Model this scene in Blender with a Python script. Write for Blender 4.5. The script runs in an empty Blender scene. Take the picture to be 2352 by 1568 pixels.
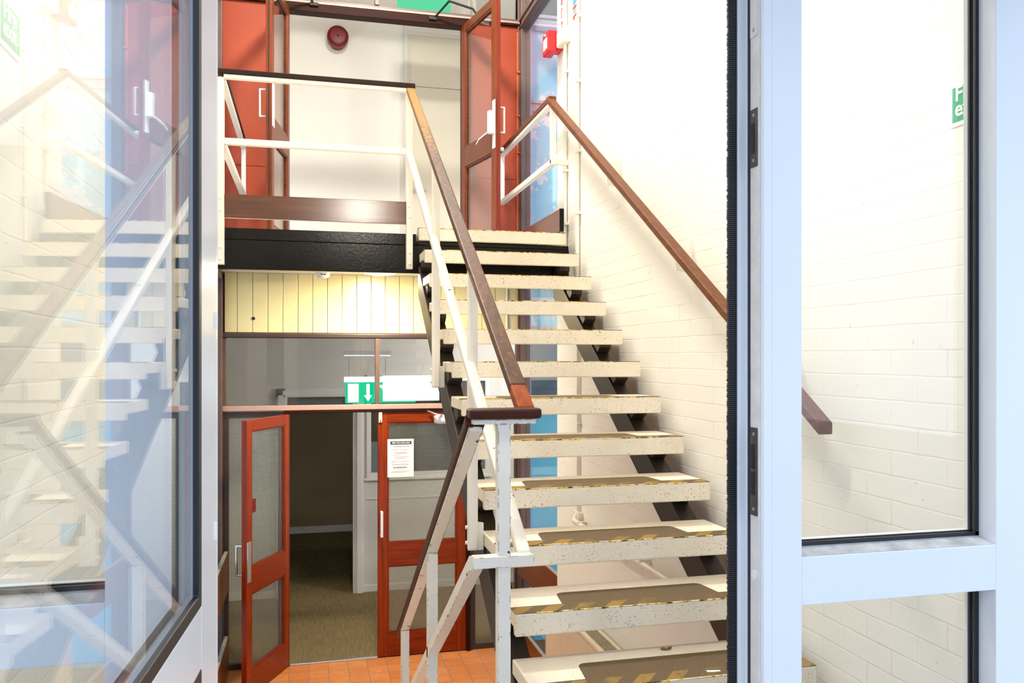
import bpy, bmesh, math, random
from mathutils import Vector, Matrix
random.seed(7)
C = bpy.context.scene.collection
PI = math.pi
CAMZ = 2.525          # eye height above the lower lobby floor
R3 = 1.0 / 6.0        # riser
GO = 0.25             # going

# ------------------------------------------------------------------ materials
def lin(r, g, b):
    def f(c):
        c /= 255.0
        return c / 12.92 if c <= 0.04045 else ((c + 0.055) / 1.055) ** 2.4
    return (f(r), f(g), f(b), 1.0)

class NT:
    def __init__(s, name):
        s.m = bpy.data.materials.new(name); s.m.use_nodes = True
        s.t = s.m.node_tree; s.t.nodes.clear()
        s.out = s.t.nodes.new('ShaderNodeOutputMaterial')
    def n(s, kind, **kw):
        nd = s.t.nodes.new('ShaderNode' + kind)
        for k, v in kw.items():
            setattr(nd, k, v)
        return nd
    def set(s, sock, v):
        if hasattr(v, 'is_linked') or isinstance(v, bpy.types.NodeSocket):
            s.t.links.new(v, sock)
        else:
            sock.default_value = v
    def pos(s):
        return s.n('NewGeometry').outputs['Position']
    def scaled(s, vec, sc):
        m = s.n('Mapping'); s.set(m.inputs['Vector'], vec); m.inputs['Scale'].default_value = sc
        return m.outputs[0]
    def noise(s, vec, scale, detail=4, rough=.55):
        t = s.n('TexNoise'); s.set(t.inputs['Vector'], vec)
        t.inputs['Scale'].default_value = scale; t.inputs['Detail'].default_value = detail; t.inputs['Roughness'].default_value = rough
        return t.outputs['Fac']
    def ramp(s, fac, stops):
        r = s.n('ValToRGB'); s.set(r.inputs[0], fac)
        el = r.color_ramp.elements
        while len(el) < len(stops): el.new(.5)
        for e, (p, c) in zip(el, stops):
            e.position = p; e.color = c if len(c) == 4 else (*c, 1)
        return r.outputs[0]
    def mix(s, fac, a, b):
        x = s.n('Mix', data_type='RGBA'); s.set(x.inputs[0], fac); s.set(x.inputs[6], a); s.set(x.inputs[7], b)
        return x.outputs[2]
    def math(s, op, a, b=0.0, c=0.0):
        x = s.n('Math', operation=op); s.set(x.inputs[0], a); s.set(x.inputs[1], b); s.set(x.inputs[2], c)
        return x.outputs[0]
    def bump(s, h, strength=.3, dist=.01):
        b = s.n('Bump'); s.set(b.inputs['Height'], h); b.inputs['Strength'].default_value = strength; b.inputs['Distance'].default_value = dist
        return b.outputs[0]
    def bsdf(s, color, rough=.5, metal=0.0, spec=.5, normal=None, coat=0.0):
        p = s.n('BsdfPrincipled')
        s.set(p.inputs['Base Color'], color); s.set(p.inputs['Roughness'], rough); s.set(p.inputs['Metallic'], metal)
        p.inputs['Specular IOR Level'].default_value = spec
        p.inputs['Coat Weight'].default_value = coat; p.inputs['Coat Roughness'].default_value = .05 if coat > .5 else .3
        if normal is not None: s.set(p.inputs['Normal'], normal)
        return p.outputs[0]
    def done(s, sh):
        s.t.links.new(sh, s.out.inputs[0]); return s.m

BW = (0, 0, 0, 1); WH = (1, 1, 1, 1)

def paint(name, c, rough=.5, var=.06, scale=6, bump=0.0, bscale=60, metal=0, spec=.5, coat=0):
    s = NT(name); p = s.pos()
    f = s.noise(p, scale)
    d = tuple(x * (1 - var) for x in c[:3]) + (1,)
    l = tuple(min(1, x * (1 + var)) for x in c[:3]) + (1,)
    col = s.ramp(f, [(.3, d), (.7, l)])
    nrm = s.bump(s.noise(p, bscale, 3), bump, .004) if bump else None
    return s.done(s.bsdf(col, rough, metal, spec, nrm, coat))

def mat_brick(name, base, plane='YZ'):
    s = NT(name); p = s.pos()
    sp = s.n('SeparateXYZ'); s.set(sp.inputs[0], p)
    cb = s.n('CombineXYZ')
    wob = s.math('MULTIPLY', s.math('SUBTRACT', s.noise(p, 5, 3), .5), .008)
    s.set(cb.inputs[0], sp.outputs['Y' if plane[0] == 'Y' else 'X'])
    s.set(cb.inputs[1], s.math('ADD', s.math('SUBTRACT', sp.outputs['Z'], .068), wob))
    b = s.n('TexBrick'); s.set(b.inputs['Vector'], cb.outputs[0])
    b.inputs['Scale'].default_value = 1; b.inputs['Brick Width'].default_value = .225; b.inputs['Row Height'].default_value = .075
    b.inputs['Mortar Size'].default_value = .0035; b.inputs['Mortar Smooth'].default_value = .6
    b.offset = .5
    mort = b.outputs['Fac']
    patch = s.ramp(s.noise(p, 2.2, 5, .7), [(.5, BW), (.66, WH)])
    crack = s.math('MULTIPLY', mort, patch)
    warm = s.ramp(s.noise(p, 1.3, 4), [(.3, (base[0]*.97, base[1]*.96, base[2]*.93, 1)), (.7, base)])
    col = s.mix(s.math('MULTIPLY', crack, .5), warm, (base[0]*.62, base[1]*.54, base[2]*.42, 1))
    nk = s.ramp(s.noise(p, 38, 2), [(.755, BW), (.77, WH)])
    col = s.mix(s.math('MULTIPLY', nk, .6), col, (.42, .34, .26, 1))
    h = s.math('ADD', s.math('MULTIPLY', s.math('SUBTRACT', 1.0, mort), 1.0), s.math('MULTIPLY', s.noise(p, 35, 4), .35))
    return s.done(s.bsdf(col, .62, 0, .35, s.bump(h, .24, .006)))

def mat_terrazzo():
    s = NT('terrazzo cream'); p = s.pos()
    f1 = s.noise(p, 150, 3, .6); f2 = s.noise(p, 520, 2); f3 = s.noise(p, 5, 4)
    base = s.ramp(f2, [(.3, (.66, .58, .46, 1)), (.55, (.86, .80, .68, 1)), (.75, (.92, .87, .77, 1))])
    base = s.mix(s.ramp(f3, [(.35, (.22, .22, .22, 1)), (.65, BW)]), base, (.55, .45, .30, 1))
    spk = s.ramp(f1, [(.615, BW), (.65, WH)])
    sel = s.ramp(s.noise(p, 9, 3), [(.36, BW), (.60, WH)])
    col = s.mix(s.math('MULTIPLY', s.math('MULTIPLY', spk, sel), .8), base, (.10, .06, .03, 1))
    return s.done(s.bsdf(col, .5, 0, .4, s.bump(f1, .12, .003)))

def mat_grip():
    # brown grit pad, hazard stripes on the front strip: local x along the tread, y from its front edge
    s = NT('anti slip pad'); tc = s.n('TexCoord'); o = tc.outputs['Object']
    sp = s.n('SeparateXYZ'); s.set(sp.inputs[0], o)
    p = s.pos()
    d = s.math('ADD', sp.outputs['X'], s.math('MULTIPLY', sp.outputs['Y'], -.85))
    st = s.math('GREATER_THAN', s.math('FRACT', s.math('DIVIDE', d, .115)), .5)
    wear = s.ramp(s.noise(p, 4.5, 5, .65), [(.42, BW), (.60, WH)])
    ends = s.math('GREATER_THAN', s.math('ABSOLUTE', sp.outputs['X']), .30)
    front = s.math('LESS_THAN', sp.outputs['Y'], .068)
    vis = s.math('MULTIPLY', s.math('MULTIPLY', st, front), s.math('MAXIMUM', wear, s.math('MULTIPLY', ends, .85)))
    g = s.noise(p, 380, 2)
    brown = s.ramp(g, [(.3, (.085, .058, .030, 1)), (.7, (.155, .110, .062, 1))])
    gold = s.ramp(g, [(.3, (.24, .145, .030, 1)), (.7, (.36, .23, .060, 1))])
    col = s.mix(s.math('MULTIPLY', vis, .9), brown, gold)
    wt = s.ramp(s.noise(p, 140, 1), [(.76, BW), (.78, WH)])
    col = s.mix(s.math('MULTIPLY', wt, .6), col, (.5, .42, .3, 1))
    return s.done(s.bsdf(col, .8, 0, .25, s.bump(g, .3, .002)))

def mat_chipped(name, c, edge=.54):
    # gloss paint over dark primer: chips along the edges and a few on the faces
    s = NT(name); p = s.pos()
    bv = s.n('Bevel', samples=8); bv.inputs['Radius'].default_value = .007
    geo = s.n('NewGeometry')
    dt = s.n('VectorMath', operation='DOT_PRODUCT'); s.set(dt.inputs[0], bv.outputs[0]); s.set(dt.inputs[1], geo.outputs['Normal'])
    e = s.math('SUBTRACT', 1.0, s.ramp(dt.outputs['Value'], [(.945, BW), (.965, WH)]))
    n1 = s.ramp(s.noise(p, 30, 5, .65), [(edge, BW), (edge + .01, WH)])
    n2 = s.ramp(s.noise(p, 26, 2, .5), [(.715, BW), (.72, WH)])
    chip = s.math('MAXIMUM', s.math('MULTIPLY', e, n1), n2)
    l = s.ramp(s.noise(p, 9), [(.3, tuple(x*.93 for x in c[:3]) + (1,)), (.7, c)])
    col = s.mix(chip, l, (.035, .012, .012, 1))
    return s.done(s.bsdf(col, .38, 0, .5, s.bump(s.math('ADD', s.noise(p, 90, 3), s.math('MULTIPLY', chip, -1.0)), .12, .003)))

def mat_wood(name, dark, light, axis='Z', rough=.4, scale=1.0, worn=None, coat=0.0, bump=.1, wthr=.56, spec=.35):
    s = NT(name); p = s.pos()
    k = {'X': (1.2, 22, 22), 'Y': (22, 1.2, 22), 'Z': (22, 22, 1.2)}[axis]
    v = s.scaled(p, tuple(x * scale for x in k))
    f = s.noise(v, 2.2, 6, .62)
    col = s.ramp(f, [(.28, dark), (.72, light)])
    if worn:
        w = s.ramp(s.noise(s.scaled(p, tuple(x * .35 for x in k)), 2.2, 6, .75), [(wthr, BW), (wthr + .16, WH)])
        col = s.mix(s.math('MULTIPLY', w, .75), col, worn)
    return s.done(s.bsdf(col, rough, 0, spec, s.bump(f, bump, .003), coat))

def mat_handrail():
    s = NT('worn hardwood handrail'); p = s.pos()
    v = s.scaled(p, (22, 1.2, 22)); f = s.noise(v, 2.2, 6, .62)
    col = s.ramp(f, [(.28, lin(44, 24, 13)), (.72, lin(88, 50, 26))])
    w = s.ramp(s.noise(s.scaled(p, (26, 5, 26)), 2.2, 6, .75), [(.56, BW), (.72, WH)])
    col = s.mix(s.math('MULTIPLY', w, .75), col, lin(150, 100, 58))
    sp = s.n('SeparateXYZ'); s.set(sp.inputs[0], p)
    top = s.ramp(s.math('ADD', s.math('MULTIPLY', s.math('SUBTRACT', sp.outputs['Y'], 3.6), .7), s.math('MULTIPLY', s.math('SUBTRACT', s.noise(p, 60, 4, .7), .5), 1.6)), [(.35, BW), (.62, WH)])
    col = s.mix(s.math('MULTIPLY', top, .8), col, lin(138, 104, 46))  # upper run golden: wear plus caught light put into the colour
    return s.done(s.bsdf(col, .42, 0, .22, s.bump(f, .12, .003)))

def mat_glass(name, tint=(.97, .98, .975, 1), dirt=0.0):
    s = NT(name); geo = s.n('NewGeometry')
    ior = s.math('SUBTRACT', 1.5, s.math('MULTIPLY', geo.outputs['Backfacing'], 1.5 - 1/1.5))
    fr = s.n('Fresnel'); s.set(fr.inputs['IOR'], ior)
    tr = s.n('BsdfTransparent'); tr.inputs[0].default_value = tint
    gl = s.n('BsdfGlossy'); gl.inputs['Roughness'].default_value = 0.0; gl.inputs[0].default_value = (1, 1, 1, 1)
    mx = s.n('MixShader'); s.set(mx.inputs[0], fr.outputs[0]); s.set(mx.inputs[1], tr.outputs[0]); s.set(mx.inputs[2], gl.outputs[0])
    sh = mx.outputs[0]
    if dirt:
        p = s.pos()
        d = s.ramp(s.noise(p, 3.5, 6, .7), [(.52, BW), (.8, (dirt, dirt, dirt, 1))])
        df = s.n('BsdfDiffuse'); df.inputs[0].default_value = (.8, .8, .78, 1)
        m2 = s.n('MixShader'); s.set(m2.inputs[0], d); s.set(m2.inputs[1], sh); s.set(m2.inputs[2], df.outputs[0]); sh = m2.outputs[0]
    return s.done(sh)

def mat_rolled_glass():
    # rolled glass with a small square relief
    s = NT('squared rolled glass'); p = s.pos()
    sp = s.n('SeparateXYZ'); s.set(sp.inputs[0], p)
    k = 2 * PI / .0165
    h = s.math('ADD', sp.outputs['X'], s.math('MULTIPLY', sp.outputs['Y'], 1.0))
    g = s.math('MULTIPLY', s.math('COSINE', s.math('MULTIPLY', h, k)), s.math('COSINE', s.math('MULTIPLY', sp.outputs['Z'], k)))
    g1 = s.math('MAXIMUM', s.math('COSINE', s.math('MULTIPLY', h, k)), s.math('COSINE', s.math('MULTIPLY', sp.outputs['Z'], k)))
    tr = s.n('BsdfTransparent'); s.set(tr.inputs[0], s.ramp(g1, [(.2, (.98, .98, .95, 1)), (.95, (.82, .84, .78, 1))]))
    tl = s.n('BsdfTranslucent'); tl.inputs[0].default_value = (.75, .78, .70, 1)
    df = s.n('BsdfDiffuse'); df.inputs[0].default_value = (.6, .62, .56, 1)
    ad = s.n('MixShader'); ad.inputs[0].default_value = .5; s.set(ad.inputs[1], tl.outputs[0]); s.set(ad.inputs[2], df.outputs[0])
    m1 = s.n('MixShader'); s.set(m1.inputs[0], s.ramp(g1, [(.2, (.03,)*3 + (1,)), (.95, (.13,)*3 + (1,))])); s.set(m1.inputs[1], tr.outputs[0]); s.set(m1.inputs[2], ad.outputs[0])
    gl = s.n('BsdfGlossy'); gl.inputs['Roughness'].default_value = .12; s.set(gl.inputs['Normal'], s.bump(g, .5, .002))
    m2 = s.n('MixShader'); m2.inputs[0].default_value = .06; s.set(m2.inputs[1], m1.outputs[0]); s.set(m2.inputs[2], gl.outputs[0])
    return s.done(m2.outputs[0])

def mat_tiles():
    s = NT('terracotta tiles'); p = s.pos()
    b = s.n('TexBrick'); s.set(b.inputs['Vector'], s.scaled(p, (1, 1, 1)))
    b.offset = 0.0; b.inputs['Scale'].default_value = 1; b.inputs['Brick Width'].default_value = .155; b.inputs['Row Height'].default_value = .155
    b.inputs['Mortar Size'].default_value = .0028; b.inputs['Mortar Smooth'].default_value = .1; b.inputs['Bias'].default_value = 0
    b.inputs['Color1'].default_value = (.66, .205, .048, 1); b.inputs['Color2'].default_value = (.78, .285, .085, 1); b.inputs['Mortar'].default_value = (.25, .21, .18, 1)
    w = s.ramp(s.noise(p, 4, 5, .7), [(.58, BW), (.75, WH)])
    col = s.mix(s.math('MULTIPLY', w, .3), b.outputs['Color'], (.72, .50, .40, 1))
    g = s.noise(p, 14, 4)
    col = s.mix(s.ramp(g, [(.3, (.35,)*3 + (1,)), (.6, BW)]), col, (.50, .15, .036, 1))
    return s.done(s.bsdf(col, .5, 0, .4, s.bump(s.math('SUBTRACT', 1.0, b.outputs['Fac']), .4, .003)))

def mat_carpet():
    s = NT('ribbed brown carpet'); p = s.pos()
    f = s.noise(s.scaled(p, (75, 5, 1)), 1.0, 4, .7)
    g = s.noise(p, 220, 2)
    col = s.ramp(f, [(.32, (.105, .076, .030, 1)), (.7, (.235, .175, .085, 1))])
    col = s.mix(s.math('MULTIPLY', g, .5), col, (.30, .23, .12, 1))
    return s.done(s.bsdf(col, .95, 0, .1, s.bump(g, .4, .004)))

def mat_flaking(name):
    s = NT(name); p = s.pos()
    f = s.noise(p, 3.2, 9, .72)
    z = s.n('SeparateXYZ'); s.set(z.inputs[0], p)
    bare = s.ramp(f, [(.53, BW), (.54, WH)])
    fine = s.ramp(s.noise(p, 24, 5, .7), [(.60, BW), (.62, WH)])
    bare = s.math('MULTIPLY', s.math('MAXIMUM', bare, s.math('MULTIPLY', fine, s.ramp(f, [(.46, BW), (.52, WH)]))), s.math('LESS_THAN', z.outputs['Z'], 5.28))
    blue = s.ramp(s.noise(p, 2, 4), [(.3, (.20, .64, .86, 1)), (.7, (.40, .82, .95, 1))])
    col = s.mix(bare, blue, (.86, .87, .90, 1))
    return s.done(s.bsdf(col, .6, 0, .3, s.bump(bare, .4, .004)))

def emit(name, c, k):
    s = NT(name); e = s.n('Emission'); e.inputs[0].default_value = c; e.inputs[1].default_value = k
    return s.done(e.outputs[0])

M = {}
M['brick'] = mat_brick('white painted brick', (.82, .805, .765, 1))
M['block'] = paint('white painted blockwork', (.84, .83, .79, 1), .6, .02, 3, .1, 30)
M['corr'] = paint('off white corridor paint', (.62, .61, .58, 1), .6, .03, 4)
M['trimw'] = paint('white gloss trim', (.72, .71, .69, 1), .35, .03, 5)
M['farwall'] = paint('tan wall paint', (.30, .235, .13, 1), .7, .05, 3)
M['ceil'] = paint('ceiling white', (.80, .79, .76, 1), .8, .02, 3)
M['treads'] = mat_terrazzo()
M['grip'] = mat_grip()
def mat_worn_yellow():
    s = NT('worn yellow line'); p = s.pos()
    f = s.noise(p, 30, 3, .6)
    col = s.ramp(f, [(.38, (.05, .035, .02, 1)), (.44, (.30, .17, .03, 1)), (.49, (.80, .50, .015, 1)), (.55, (.85, .76, .58, 1))])
    return s.done(s.bsdf(col, .7, 0, .2))
M['yellow'] = mat_worn_yellow()
M['steel'] = paint('dark brown painted steel', (.030, .022, .016, 1), .42, .25, 7, .15, 70)
M['beam'] = paint('black gloss painted timber', (.006, .0052, .0045, 1), .2, .3, 5, .14, 60, spec=.16)
M['rail'] = mat_chipped('cream gloss rail paint', (.83, .79, .72, 1))
M['railsq'] = paint('cream rail paint', (.83, .79, .72, 1), .38, .04, 8, .08, 80)
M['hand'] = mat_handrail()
M['handdk'] = mat_wood('dark hardwood handrail', lin(26, 12, 8), lin(46, 22, 14), 'X', .5, 1, None, spec=.2)
M['capwood'] = mat_wood('dark red brown cap wood', lin(40, 16, 9), lin(78, 34, 20), 'X', .42, 1, lin(120, 82, 60), wthr=.64, spec=.2)
M['handrt'] = mat_wood('brown wall handrail', lin(80, 44, 24), lin(116, 68, 38), 'Y', .45, 1, lin(138, 92, 60), wthr=.62, spec=.2)
M['handor'] = mat_wood('bare orange hardwood', lin(112, 42, 6), lin(146, 62, 9), 'Y', .5, 1, lin(160, 92, 36), spec=.15)
M['kick'] = mat_wood('varnished kick board', lin(62, 27, 9), lin(98, 48, 18), 'X', .19, .8, None, .3, .15)
M['kicky'] = mat_wood('varnished kick board along', lin(74, 34, 20), lin(112, 54, 34), 'Y', .3, .8, None, .3, .15)
M['guard'] = mat_wood('orange brown guard board', lin(84, 36, 12), lin(132, 66, 26), 'Y', .4, .8, None, .1)
M['guardtop'] = paint('dusty board edge', lin(150, 138, 120), .7, .15, 20)
M['door'] = mat_wood('red brown stained door', lin(108, 34, 4), lin(158, 58, 7), 'Z', .3, 1, None, .08, .06, spec=.22)
M['doorh'] = mat_wood('red brown stained rail', lin(100, 31, 4), lin(150, 53, 7), 'X', .3, 1, None, .08, .06, spec=.22)
M['sealred'] = paint('bright red intumescent strip', (.22, .003, .004, 1), .5, .1, 15)
M['doorup'] = mat_wood('brown stained upper door', lin(84, 34, 10), lin(138, 62, 22), 'Z', .36, 1, None, .05, .06, spec=.25)
M['doorhup'] = mat_wood('brown stained upper rail', lin(84, 40, 22), lin(124, 66, 38), 'X', .36, 1, None, .05, .06, spec=.25)
M['dooredge'] = paint('dark red door edge', lin(92, 14, 10), .5, .15, 15)
M['lintel'] = mat_wood('dark stained head', lin(26, 9, 3), lin(54, 19, 6), 'X', .55, 1, None, spec=.12)
M['frame'] = paint('purple brown frame paint', lin(104, 80, 72), .4, .1, 9, .08, 60)
M['framedk'] = paint('dark brown frame paint', lin(66, 50, 44), .4, .12, 9, .08, 60)
M['bead'] = paint('pinkish glazing bead', lin(186, 150, 138), .45, .06, 9)
M['red'] = paint('orange red panel paint', (.37, .047, .010, 1), .55, .08, 2.2, .12, 140)
M['yboard'] = paint('pale yellow gloss boarding', (.80, .70, .36, 1), .25, .05, 2.5, .05, 40)
M['black'] = paint('black', (.006, .006, .008, 1), .6, .1, 20)
M['rubber'] = paint('black rubber gasket', (.008, .009, .012, 1), .4, .1, 20)
M['alu'] = paint('white coated aluminium', (.78, .81, .85, 1), .3, .015, 4, .02, 200)
M['alugloss'] = paint('glossy white coated aluminium', (.80, .80, .80, 1), .22, .01, 4, 0, 200, spec=.6)
M['aludirty'] = paint('dusty aluminium ledge', (.52, .52, .52, 1), .7, .25, 22)
M['stripw'] = paint('milled edge strip', (.72, .70, .68, 1), .4, .08, 25)
M['lockst'] = paint('tarnished lock plate', (.10, .09, .08, 1), .35, .2, 30, metal=.6)
M['glass'] = mat_glass('clear glass')
M['glassd'] = mat_glass('dusty door glass', dirt=.05)
M['rolled'] = mat_rolled_glass()
M['tiles'] = mat_tiles()
M['carpet'] = mat_carpet()
M['flake'] = mat_flaking('flaking blue paint')
M['cyan'] = paint('cyan panel paint', (.09, .58, .74, 1), .5, .08, 3)
M['outglass'] = paint('dark outside pane', (.035, .06, .08, 1), .08, .2, 2, spec=.8)
M['outtrim'] = paint('lilac grey window paint', (.50, .47, .56, 1), .5, .06, 8)
M['bellred'] = paint('dark red bell', (.15, .003, .006, 1), .35, .05, 10, spec=.3)
M['callred'] = paint('signal red plastic', (.62, .006, .010, 1), .35, .04, 10)
M['signred'] = paint('sign red', (.75, .05, .02, 1), .5, .02, 10)
M['signblue'] = paint('sign blue', (.05, .23, .55, 1), .5, .02, 10)
M['green'] = paint('safety sign green', (.01, .34, .13, 1), .5, .1, 60)
M['greenlit'] = emit('lit exit green', (.0, .62, .30, 1), 1.0)
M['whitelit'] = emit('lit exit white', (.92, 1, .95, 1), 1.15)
M['paper'] = paint('white paper', (.86, .86, .86, 1), .7, .01, 10)
M['ink'] = paint('black ink', (.02, .02, .02, 1), .7, .01, 10)
M['inkg'] = paint('grey ink', (.66, .66, .66, 1), .7, .01, 10)
M['inkr'] = paint('pale red ink', (.78, .45, .42, 1), .7, .01, 10)
M['plastic'] = paint('white plastic', (.82, .82, .80, 1), .35, .02, 10)
M['creamplastic'] = paint('cream painted conduit', (.80, .76, .68, 1), .42, .04, 10)
M['redpipe'] = paint('red painted conduit', (.60, .10, .035, 1), .45, .1, 10)
M['rad'] = paint('cream radiator enamel', (.76, .66, .50, 1), .4, .02, 8)
M['grille'] = paint('radiator grille', (.42, .38, .28, 1), .5, .05, 20)
M['silver'] = paint('silver metal', (.70, .70, .68, 1), .28, .05, 20, metal=.8)
M['sat'] = paint('satin white metal', (.72, .73, .74, 1), .3, .05, 20)
M['brass'] = paint('worn brass', (.45, .25, .06, 1), .35, .1, 30, metal=.7)
M['paving'] = paint('pale concrete paving', (.50, .50, .49, 1), .8, .12, 3)
M['render'] = paint('pale outside render', (.62, .62, .62, 1), .8, .06, 2)
M['slab'] = paint('grey slab', (.33, .31, .28, 1), .7, .1, 4)
M['leaf'] = paint('dry brown leaf', (.23, .13, .06, 1), .8, .3, 60)
M['lamp'] = emit('warm lamp diffuser', (1.0, .86, .66, 1), 1.0)

# ------------------------------------------------------------------ mesh building
ROOT = {}
class MB:
    def __init__(s): s.bm = bmesh.new()
    def face(s, pts, m=0, smooth=False):
        f = s.bm.faces.new([s.bm.verts.new(Vector(p)) for p in pts]); f.material_index = m; f.smooth = smooth
        return f
    def hexa(s, P, m=0):
        v = [s.bm.verts.new(Vector(p)) for p in P]
        for q in ((0, 3, 2, 1), (4, 5, 6, 7), (0, 1, 5, 4), (1, 2, 6, 5), (2, 3, 7, 6), (3, 0, 4, 7)):
            s.bm.faces.new([v[i] for i in q]).material_index = m
        return s
    def box(s, x0, x1, y0, y1, z0, z1, m=0):
        return s.hexa([(x0, y0, z0), (x1, y0, z0), (x1, y1, z0), (x0, y1, z0), (x0, y0, z1), (x1, y0, z1), (x1, y1, z1), (x0, y1, z1)], m)
    def prism(s, poly, ext, m=0):
        a = [Vector(p) for p in poly]; e = Vector(ext); n = len(a)
        va = [s.bm.verts.new(p) for p in a]; vb = [s.bm.verts.new(p + e) for p in a]
        s.bm.faces.new(va[::-1]).material_index = m; s.bm.faces.new(vb).material_index = m
        for i in range(n):
            s.bm.faces.new((va[i], va[(i+1) % n], vb[(i+1) % n], vb[i])).material_index = m
        return s
    def bar(s, p, q, w, h, m=0, side=None):
        # bar from p to q: w along the side axis, h across it; side defaults to horizontal
        p = Vector(p); q = Vector(q); d = (q - p).normalized()
        sd = Vector(side) if side else d.cross(Vector((0, 0, 1)))
        sd.normalize(); up = sd.cross(d).normalized()
        a = sd * w / 2; b = up * h / 2
        return s.hexa([p-a-b, q-a-b, q+a-b, p+a-b, p-a+b, q-a+b, q+a+b, p+a+b], m)
    def slopebar(s, x0, x1, y0, z0, y1, z1, h, m=0):
        # sloping bar along y with plumb cut ends: z is the top edge, h the vertical depth
        return s.hexa([(x0, y0, z0-h), (x1, y0, z0-h), (x1, y1, z1-h), (x0, y1, z1-h), (x0, y0, z0), (x1, y0, z0), (x1, y1, z1), (x0, y1, z1)], m)
    def cyl(s, p, q, r, n=20, m=0, r2=None, caps=True):
        p = Vector(p); q = Vector(q); d = (q - p).normalized(); r2 = r if r2 is None else r2
        a = d.orthogonal().normalized(); b = d.cross(a)
        A = [p + (a*math.cos(2*PI*i/n) + b*math.sin(2*PI*i/n))*r for i in range(n)]
        B = [q + (a*math.cos(2*PI*i/n) + b*math.sin(2*PI*i/n))*r2 for i in range(n)]
        va = [s.bm.verts.new(x) for x in A]; vb = [s.bm.verts.new(x) for x in B]
        for i in range(n):
            f = s.bm.faces.new((va[i], va[(i+1) % n], vb[(i+1) % n], vb[i])); f.smooth = True; f.material_index = m
        if caps:
            s.face(A[::-1], m); s.face(B, m)
        return s
    def lathe(s, c, axis, prof, n=28, m=0):
        # prof: (distance along axis, radius)
        c = Vector(c); d = Vector(axis).normalized(); a = d.orthogonal().normalized(); b = d.cross(a)
        rings = []
        for (t, r) in prof:
            rings.append([s.bm.verts.new(c + d*t + (a*math.cos(2*PI*i/n) + b*math.sin(2*PI*i/n))*max(r, 1e-5)) for i in range(n)])
        for A, B in zip(rings, rings[1:]):
            for i in range(n):
                f = s.bm.faces.new((A[i], A[(i+1) % n], B[(i+1) % n], B[i])); f.smooth = True; f.material_index = m
        return s
    def tube(s, pts, r, n=10, m=0):
        for a, b in zip(pts, pts[1:]): s.cyl(a, b, r, n, m)
        return s
    def build(s, name, mats, parent=None, local=False, bevel=0.0, seg=2):
        me = bpy.data.meshes.new(name)
        if not isinstance(mats, (list, tuple)): mats = [mats]
        bmesh.ops.recalc_face_normals(s.bm, faces=s.bm.faces)
        off = Vector((0, 0, 0))
        if parent is None:
            vs = [v.co for v in s.bm.verts]
            lo = Vector([min(v[i] for v in vs) for i in range(3)]); hi = Vector([max(v[i] for v in vs) for i in range(3)])
            off = Vector(((lo.x+hi.x)/2, (lo.y+hi.y)/2, lo.z))
        elif not local:
            off = ROOT[parent.name]
        for v in s.bm.verts: v.co -= off
        s.bm.to_mesh(me); s.bm.free()
        for mm in mats: me.materials.append(mm)
        o = bpy.data.objects.new(name, me); C.objects.link(o)
        if parent is None:
            o.location = off; ROOT[o.name] = off
        else:
            o.parent = parent; ROOT[o.name] = ROOT[parent.name]
        if bevel:
            b = o.modifiers.new('edge', 'BEVEL'); b.width = bevel; b.segments = seg; b.limit_method = 'ANGLE'; b.angle_limit = math.radians(40)
        return o

def tag(o, label, cat, group=None, kind=None):
    o['label'] = label; o['category'] = cat
    if group: o['group'] = group
    if kind: o['kind'] = kind
    return o
def struct(o, label, cat): return tag(o, label, cat, None, 'structure')
def empty(name, loc, rz=0.0):
    o = bpy.data.objects.new(name, None); C.objects.link(o); o.location = loc; o.rotation_euler = (0, 0, rz)
    o.empty_display_size = .1
    ROOT[o.name] = Vector(loc); return o
def B(x0, x1, y0, y1, z0, z1, m=0): return MB().box(x0, x1, y0, y1, z0, z1, m)

def ring(mb, x0, x1, y0, y1, z0, z1, w, m=0):
    # one closed rectangular frame in the xz plane (single connected piece)
    bm = mb.bm
    def loop(y, d): return [bm.verts.new(Vector(p)) for p in ((x0+d, y, z0+d), (x1-d, y, z0+d), (x1-d, y, z1-d), (x0+d, y, z1-d))]
    a, b, c, d = loop(y0, 0), loop(y0, w), loop(y1, w), loop(y1, 0)
    for P, Q in ((a, b), (b, c), (c, d), (d, a)):
        for i in range(4):
            bm.faces.new((P[i], P[(i+1) % 4], Q[(i+1) % 4], Q[i])).material_index = m
    return mb

def text_mesh(txt, size, extr=.0006, bold=0.0, align='LEFT'):
    cu = bpy.data.curves.new('lettering', 'FONT'); cu.body = txt; cu.size = size; cu.extrude = extr; cu.offset = bold; cu.align_x = align
    ob = bpy.data.objects.new('lettering', cu); C.objects.link(ob)
    bpy.context.view_layer.update()
    me = bpy.data.meshes.new_from_object(ob.evaluated_get(bpy.context.evaluated_depsgraph_get()))
    bpy.data.objects.remove(ob); bpy.data.curves.remove(cu)
    return me
def lettering(txt, size, origin, right, up, mat, parent, bold=0.0, sx=1.0, align='LEFT', name='lettering'):
    # flat letters: origin and axes in world space
    me = text_mesh(txt, size, .0006, bold, align); me.name = name
    r = Vector(right).normalized(); u = Vector(up).normalized(); nn = r.cross(u)
    o0 = Vector(origin) - ROOT[parent.name]
    for v in me.vertices:
        x, y, z = v.co; v.co = o0 + r*x*sx + u*y + nn*z
    me.materials.clear(); me.materials.append(mat)
    o = bpy.data.objects.new(name, me); C.objects.link(o); o.parent = parent; ROOT[o.name] = ROOT[parent.name]
    return o

# dimensions of the shell
XL, XR = -.586, 1.700        # brick faces
WLX, WRX = -.700, 1.815      # window planes beyond the brick
YB = 7.0                     # back wall plane
YE = 1.6                     # entrance screen
ZF, ZLAND, ZENT, ZTOP = 0.0, 3.300, 1.165, 6.65

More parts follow.
